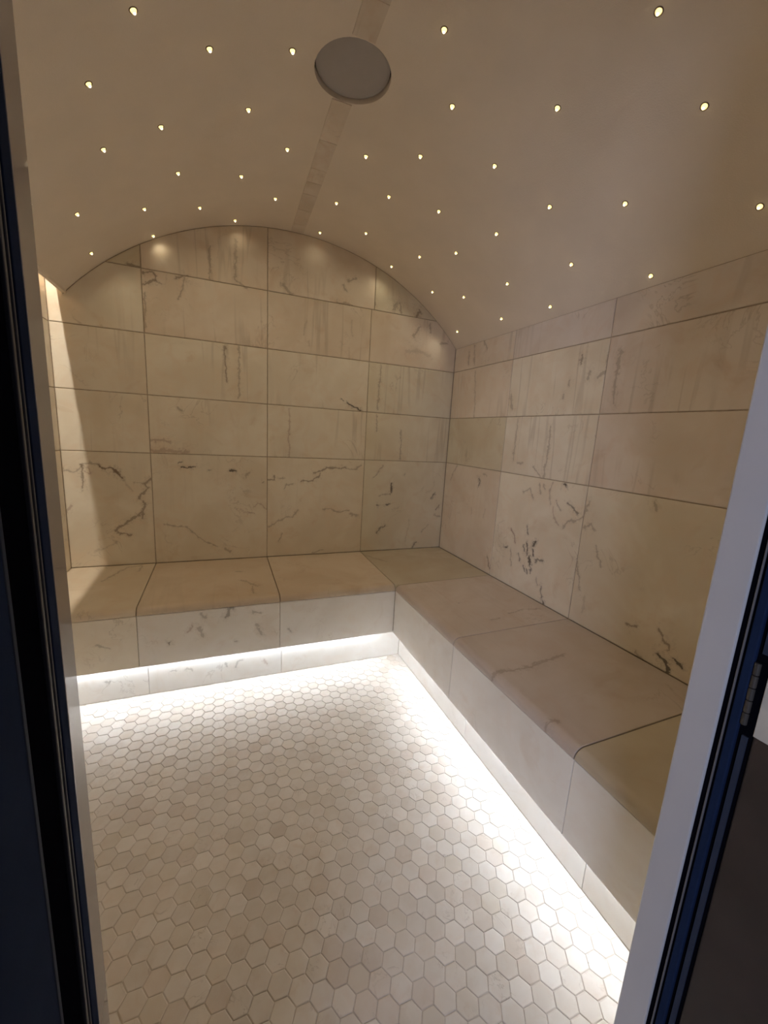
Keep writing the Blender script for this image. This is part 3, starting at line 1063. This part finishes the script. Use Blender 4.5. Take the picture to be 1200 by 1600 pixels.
def face_tile(name, surf, axis, a0, a1, z0, z1, dist, tn, mat, kw):
    cz = (z0 + z1) / 2
    am = (a0 + a1) / 2
    w, h = a1 - a0, z1 - z0
    vv, ff = slab_geo(rect(-w / 2, w / 2, -h / 2, h / 2), TH, 0.0015)
    if axis == 'x':
        mt = tile_material(surf, am, cz, w, h, mat, kw)
        m = frame((1, 0, 0), (0, 0, 1), (0, -1, 0), (am, -dist + TH, cz))
    else:
        mt = mat
        m = frame((0, -1, 0), (0, 0, 1), (-1, 0, 0), (-dist + TH, am, cz))
    o = mesh_obj(name, vv, ff, mt)
    tint(o, tn)
    o.parent = bench
    o.matrix_parent_inverse = Matrix.Translation(-bench.location)
    o.matrix_basis = m


kwf = dict(streak=0.0, veins=0.5, scale=1.2, cloud=0.6)
RF = BF - 0.002
for a0, a1, tn in ((XL + 0.002, A3, 'l'), (A3, A2, 'w'), (A2, -RF, 'w')):
    face_tile('riser_tile', 'riser', 'x', a0 + 0.0012, a1 - 0.0012, ZB, ZR - 0.0045, RF, tn, M_FACE, kwf)
for a0, a1, tn in ((J2, -RF, 'w'), (J3, J2, 'w'), (YF + 0.002, J3, 'w')):
    face_tile('riser_tile', 'riser', 'y', a0 + 0.0012, a1 - 0.0012, ZB, ZR - 0.0045, RF, tn, M_FACE, kwf)
for a0, a1, tn in ((XL + 0.002, A3 + 0.02, 'w'), (A3 + 0.02, A2 + 0.02, 'w'), (A2 + 0.02, -TOE, 'w')):
    face_tile('toe_tile', 'toe', 'x', a0 + 0.001, a1 - 0.001, 0.0005, ZB - 0.001, TOE, tn, M_FACE, kwf)
for a0, a1, tn in ((J2 - 0.03, -TOE, 'w'), (J3 - 0.03, J2 - 0.03, 'w'), (YF + 0.002, J3 - 0.03, 'w')):
    face_tile('toe_tile', 'toe', 'y', a0 + 0.001, a1 - 0.001, 0.0005, ZB - 0.001, TOE, tn, M_FACE, kwf)
# underside of the overhang
v, f = [], []
for g in (box_geo(XL + 0.002, -RF + 0.011, -RF + 0.0105, -TOE - 0.0005, ZB + 0.0005, ZB + 0.0038),
          box_geo(-RF + 0.0105, -TOE - 0.0005, YF + 0.002, -TOE - 0.0005, ZB + 0.0005, ZB + 0.0038)):
    n = len(v)
    v += g[0]
    f += [tuple(i + n for i in q) for q in g[1]]
o = mesh_obj('underside', v, f, M_ALU)
attach(o, bench)

# LED strips under the overhang, close to the toe kick
for nm, lab, bx in (('back', 'white light strip under the back bench, glowing on the floor', (XL + 0.01, -0.67, -TOE - 0.018, -TOE - 0.006)),
                    ('right', 'white light strip under the right-hand bench, running to the door', (-TOE - 0.018, -TOE - 0.006, YF + 0.01, -0.68))):
    x0, x1, y0, y1 = bx
    e = empty('light_strip', ((x0 + x1) / 2, (y0 + y1) / 2, ZB - 0.006))
    attach(box('channel', x0, x1, y0, y1, ZB - 0.004, ZB + 0.0004, M_ALU), e)
    if nm == 'back':
        attach(box('diffuser', x0, x1, y0 + 0.001, y1 - 0.001, ZB - 0.006, ZB - 0.0042, M_LED), e)
    else:
        attach(box('diffuser', x0 + 0.001, x1 - 0.001, y0, y1, ZB - 0.006, ZB - 0.0042, M_LED), e)
    tag(e, lab, 'light')

# ================================================================ DOOR FRAME
door = empty('door_1', (DXR, YF, 0.0))
tag(door, 'dark framed doorway with pale jambs and an outward opened door', 'door', kind='structure')
ZT = 2.08


def dbox(name, x0, x1, y0, y1, z0, z1, mat, parent=door, bevel=0.0):
    o = box(name, x0, x1, y0, y1, z0, z1, mat)
    o.parent = parent
    loc = parent.matrix_world.translation if parent.parent is None else None
    base = Vector(door.location)
    o.matrix_parent_inverse = Matrix.Translation(-base) if parent is door else parent_inv(parent)
    if bevel:
        b = o.modifiers.new('bevel', 'BEVEL')
        b.width = bevel
        b.segments = 3
    return o


def parent_inv(p):
    m = p.matrix_basis.copy()
    if p.parent is not None:
        m = p.parent.matrix_basis @ p.matrix_parent_inverse @ m
    return m.inverted()


# right side, from the room outwards
dbox('jamb', DXR, DXR + 0.035, -2.218, YF + 0.001, 0, ZT, M_JAMB, bevel=0.003)
dbox('gasket', DXR + 0.003, DXR + 0.033, -2.2303, -2.218, 0, ZT, M_BLACK)
dbox('gasket_line', DXR + 0.0005, DXR + 0.004, -2.2271, -2.2250, 0, ZT, M_LINE, bevel=0.0008)
dbox('stop', DXR, DXR + 0.033, -2.2415, -2.2303, 0, ZT, M_NAVY, bevel=0.002)
dbox('frame_profile', DXR + 0.006, DXR + 0.033, -2.2560, -2.2415, 0, ZT, M_BLACK)
dbox('edge_strip', DXR + 0.0035, DXR + 0.0059, -2.2533, -2.2465, 0, 0.89, M_SLATE)
dbox('edge_strip', DXR + 0.0035, DXR + 0.0059, -2.2533, -2.2465, 1.012, ZT, M_SLATE)
# left side
dbox('jamb', DXL - 0.035, DXL, -2.1963, YF + 0.001, 0, ZT, M_JAMBP, bevel=0.0012)
dbox('stop', DXL - 0.033, DXL, -2.2086, -2.1963, 0, ZT, M_NAVY, bevel=0.001)
dbox('gasket', DXL - 0.033, DXL - 0.002, -2.2240, -2.2086, 0, ZT, M_BLACK)
dbox('gasket_line', DXL - 0.004, DXL - 0.0002, -2.2118, -2.2098, 0, ZT, M_LINE, bevel=0.0008)
dbox('gasket_line', DXL - 0.004, DXL + 0.0002, -2.2195, -2.2160, 0, ZT, M_LINE, bevel=0.0008)
dbox('frame_profile', DXL - 0.033, DXL - 0.0005, -2.2535, -2.2240, 0, ZT, M_BLACK)
dbox('edge_strip', DXL - 0.033, DXL + 0.0004, -2.2585, -2.2540, 0, ZT, M_SLATE, bevel=0.001)  # stands for the blue highlight along the frame's bevel, put into the strip's colour
dbox('frame_profile', DXL - 0.033, DXL, YO, -2.2585, 0, ZT, M_NAVY)
# head and sill
dbox('head', DXL - 0.033, DXR + 0.033, YO, YF + 0.001, ZT, ZT + 0.03, M_NAVY)
# opened leaf on the right, swung out
leaf = dbox('leaf', DXR + 0.008, DXR + 0.028, -2.2565 - 0.74, -2.2565, 0.01, ZT - 0.01, M_DARK, bevel=0.002)
hinge = dbox('hinge', DXR + 0.004, DXR + 0.0059, -2.2535, -2.2425, 0.905, 1.000, M_BLACK)
for k in range(5):
    z0 = 0.906 + k * 0.0186
    kv, kf = [], []
    NK = 16
    prof = [(0.0, 0.0), (0.0032, 0.0), (0.0038, 0.0008), (0.0038, 0.0165), (0.0032, 0.0173), (0.0, 0.0173)]
    for pr, pz in prof:
        for q in range(NK):
            a = 2 * math.pi * q / NK
            kv.append((pr * math.cos(a), pr * math.sin(a), pz))
    for r in range(len(prof) - 1):
        for q in range(NK):
            q2 = (q + 1) % NK
            kf.append((r * NK + q, r * NK + q2, (r + 1) * NK + q2, (r + 1) * NK + q))
    o = mesh_obj('knuckle', kv, kf, M_STEEL, smooth=False)
    o.parent = hinge
    o.matrix_parent_inverse = parent_inv(hinge)
    o.matrix_basis = Matrix.Translation((DXR + 0.003, -2.2455, z0))
# pale plate on the leaf beside the hinge
v, f = slab_geo([(-0.06, -0.05), (0.0, -0.05), (0.0, 0.055), (-0.06, 0.055)], 0.002, 0.0006)
o = mesh_obj('hinge_plate', v, f, M_PLATE)
o.parent = leaf
o.matrix_parent_inverse = parent_inv(leaf)
o.matrix_basis = frame((0, 1, 0), (0, 0, 1), (-1, 0, 0), (DXR + 0.008, -2.2570, 0.945))

# dark lining of the wall on the outer side
lv, lf = [], []
for (x0, x1, z0, z1) in ((-2.90, DXL - 0.031, -0.08, 2.60), (DXR + 0.031, 0.50, -0.08, 2.60), (DXL - 0.031, DXR + 0.031, 2.112, 2.60)):
    g = box_geo(x0, x1, YO - 0.012, YO - 0.0005, z0, z1)
    n = len(lv)
    lv += g[0]
    lf += [tuple(i + n for i in q) for q in g[1]]
lining = mesh_obj('wall_outer', lv, lf, M_NAVY)
tag(lining, 'dark navy wall lining on the outer side of the doorway', 'wall', kind='structure')

# floor of the dark room outside
outer = box('floor_outer', -3.2, 0.8, YO - 2.2, YO - 0.021, -0.08, -0.004, M_OUT)
tag(outer, 'dark floor of the room outside the doorway', 'floor', kind='structure')

# ================================================================ STAR LIGHTS
STARS = [(-1.658, -1.195), (-1.494, -1.082), (-1.275, -1.114), (-1.797, -1.008), (-1.379, -0.857), (-1.649, -0.784), (-1.824, -0.741), (-1.225, -0.678), (-1.622, -0.508), (-1.384, -0.461), (-1.977, -0.463), (-1.772, -0.302), (-1.556, -0.209), (-1.396, -0.057), (-1.225, -0.304), (-1.774, -0.034), (-2.012, -0.142), (-0.954, -0.401), (-0.959, -0.075), (-0.755, -0.26), (-0.937, -0.778), (-0.915, -1.347), (-0.549, -1.69), (-0.779, -1.167), (-0.547, -1.387), (-0.328, -1.677), (-0.766, -0.916), (-0.55, -1.092), (-0.771, -0.616), (-0.572, -0.722), (-0.332, -1.151), (-0.225, -1.389), (-0.083, -1.711), (-0.358, -0.865), (-0.39, -0.584), (-0.48, -0.356), (-0.538, -0.102), (-0.137, -1.092), (-0.023, -1.368), (-0.172, -0.726), (-0.301, -0.185), (-0.205, -0.386), (-0.036, -0.888), (-0.056, -0.549), (-0.073, -0.125)]


def star_px(x, y):
    d = Vector((x, y, vault_z(x))) - cl
    return 600 + 630.5 * d.dot(c_right) / d.dot(c_fwd)


STARS.sort(key=lambda s: star_px(*s))
WORDS = ['', 'leftmost', 'second', 'third', 'fourth', 'fifth', 'sixth', 'seventh', 'eighth', 'ninth', 'tenth']


def ordinal(k):
    if k < len(WORDS):
        return WORDS[k]
    suf = 'th' if 10 < k % 100 < 14 else {1: 'st', 2: 'nd', 3: 'rd'}.get(k % 10, 'th')
    return '%d%s' % (k, suf)


def lathe(prof, n):
    v, f = [], []
    for pr, pz in prof:
        for k in range(n):
            a = 2 * math.pi * k / n
            v.append((pr * math.cos(a), pr * math.sin(a), pz))
    for r in range(len(prof) - 1):
        for k in range(n):
            q = (k + 1) % n
            f.append((r * n + k, r * n + q, (r + 1) * n + q, (r + 1) * n + k))
    return v, f


SR = 0.0072
col_v, col_f = lathe([(SR - 0.001, -0.004), (SR + 0.0005, -0.0002), (SR + 0.0015, 0.0018), (SR + 0.0028, 0.0012), (SR + 0.0034, -0.0005)], 16)
len_v, len_f = lathe([(SR - 0.0003, 0.0), (SR - 0.0008, 0.002), (SR * 0.72, 0.0048), (SR * 0.38, 0.0065), (0.0002, 0.0070)], 16)
cor_v, cor_f = lathe([(SR * 0.42, 0.0060), (SR * 0.40, 0.0074), (SR * 0.2, 0.0082), (0.0002, 0.0084)], 10)
col_me = lens_me = core_me = spot_data = None
for k, (x, y) in enumerate(STARS):
    nrm = Vector((VC[0] - x, 0, VC[1] - vault_z(x))).normalized()      # into the room
    ex = Vector((0, 1, 0)).cross(nrm).normalized()
    m = frame(ex, nrm.cross(ex), nrm, (x, y, vault_z(x)))
    e = bpy.data.objects.new('star_light', None)
    e.empty_display_size = 0.02
    COL.objects.link(e)
    e.matrix_world = m
    if col_me is None:
        a = mesh_obj('collar', col_v, col_f, M_COLLAR, smooth=True)
        b = mesh_obj('lens', len_v, len_f, M_STAR, smooth=True)
        c = mesh_obj('core', cor_v, cor_f, M_CORE, smooth=True)
        col_me, lens_me, core_me = a.data, b.data, c.data
        spot_data = bpy.data.lights.new('fibre_end', 'SPOT')
        spot_data.color = STAR_SPOT[0]
        spot_data.energy = STAR_SPOT[1]
        spot_data.spot_size = math.radians(152)
        spot_data.spot_blend = 1.0
        spot_data.shadow_soft_size = 0.006
        dim_data = spot_data.copy()
        dim_data.energy = spot_data.energy * 0.3      # the fibres that end close to the back wall
    else:
        a = bpy.data.objects.new('collar', col_me)
        b = bpy.data.objects.new('lens', lens_me)
        c = bpy.data.objects.new('core', core_me)
        COL.objects.link(a)
        COL.objects.link(b)
        COL.objects.link(c)
    s = bpy.data.objects.new('fibre_end', dim_data if y > -0.08 else spot_data)
    COL.objects.link(s)
    for q in (a, b, c, s):
        q.parent = e
    s.matrix_basis = Matrix.Translation((0, 0, 0.015)) @ Matrix.Rotation(math.pi, 4, 'X')
    n_ = k + 1
    if n_ == len(STARS):
        lab = 'small warm star light in the plaster vault, the rightmost one'
    elif n_ == 1:
        lab = 'small warm star light in the plaster vault, the leftmost one'
    elif n_ > 23:
        lab = 'small warm star light in the plaster vault, %s from the right' % ordinal(len(STARS) - k)
    else:
        lab = 'small warm star light in the plaster vault, %s from the left' % ordinal(n_)
    tag(e, lab, 'light', 'star lights in the vaulted ceiling')
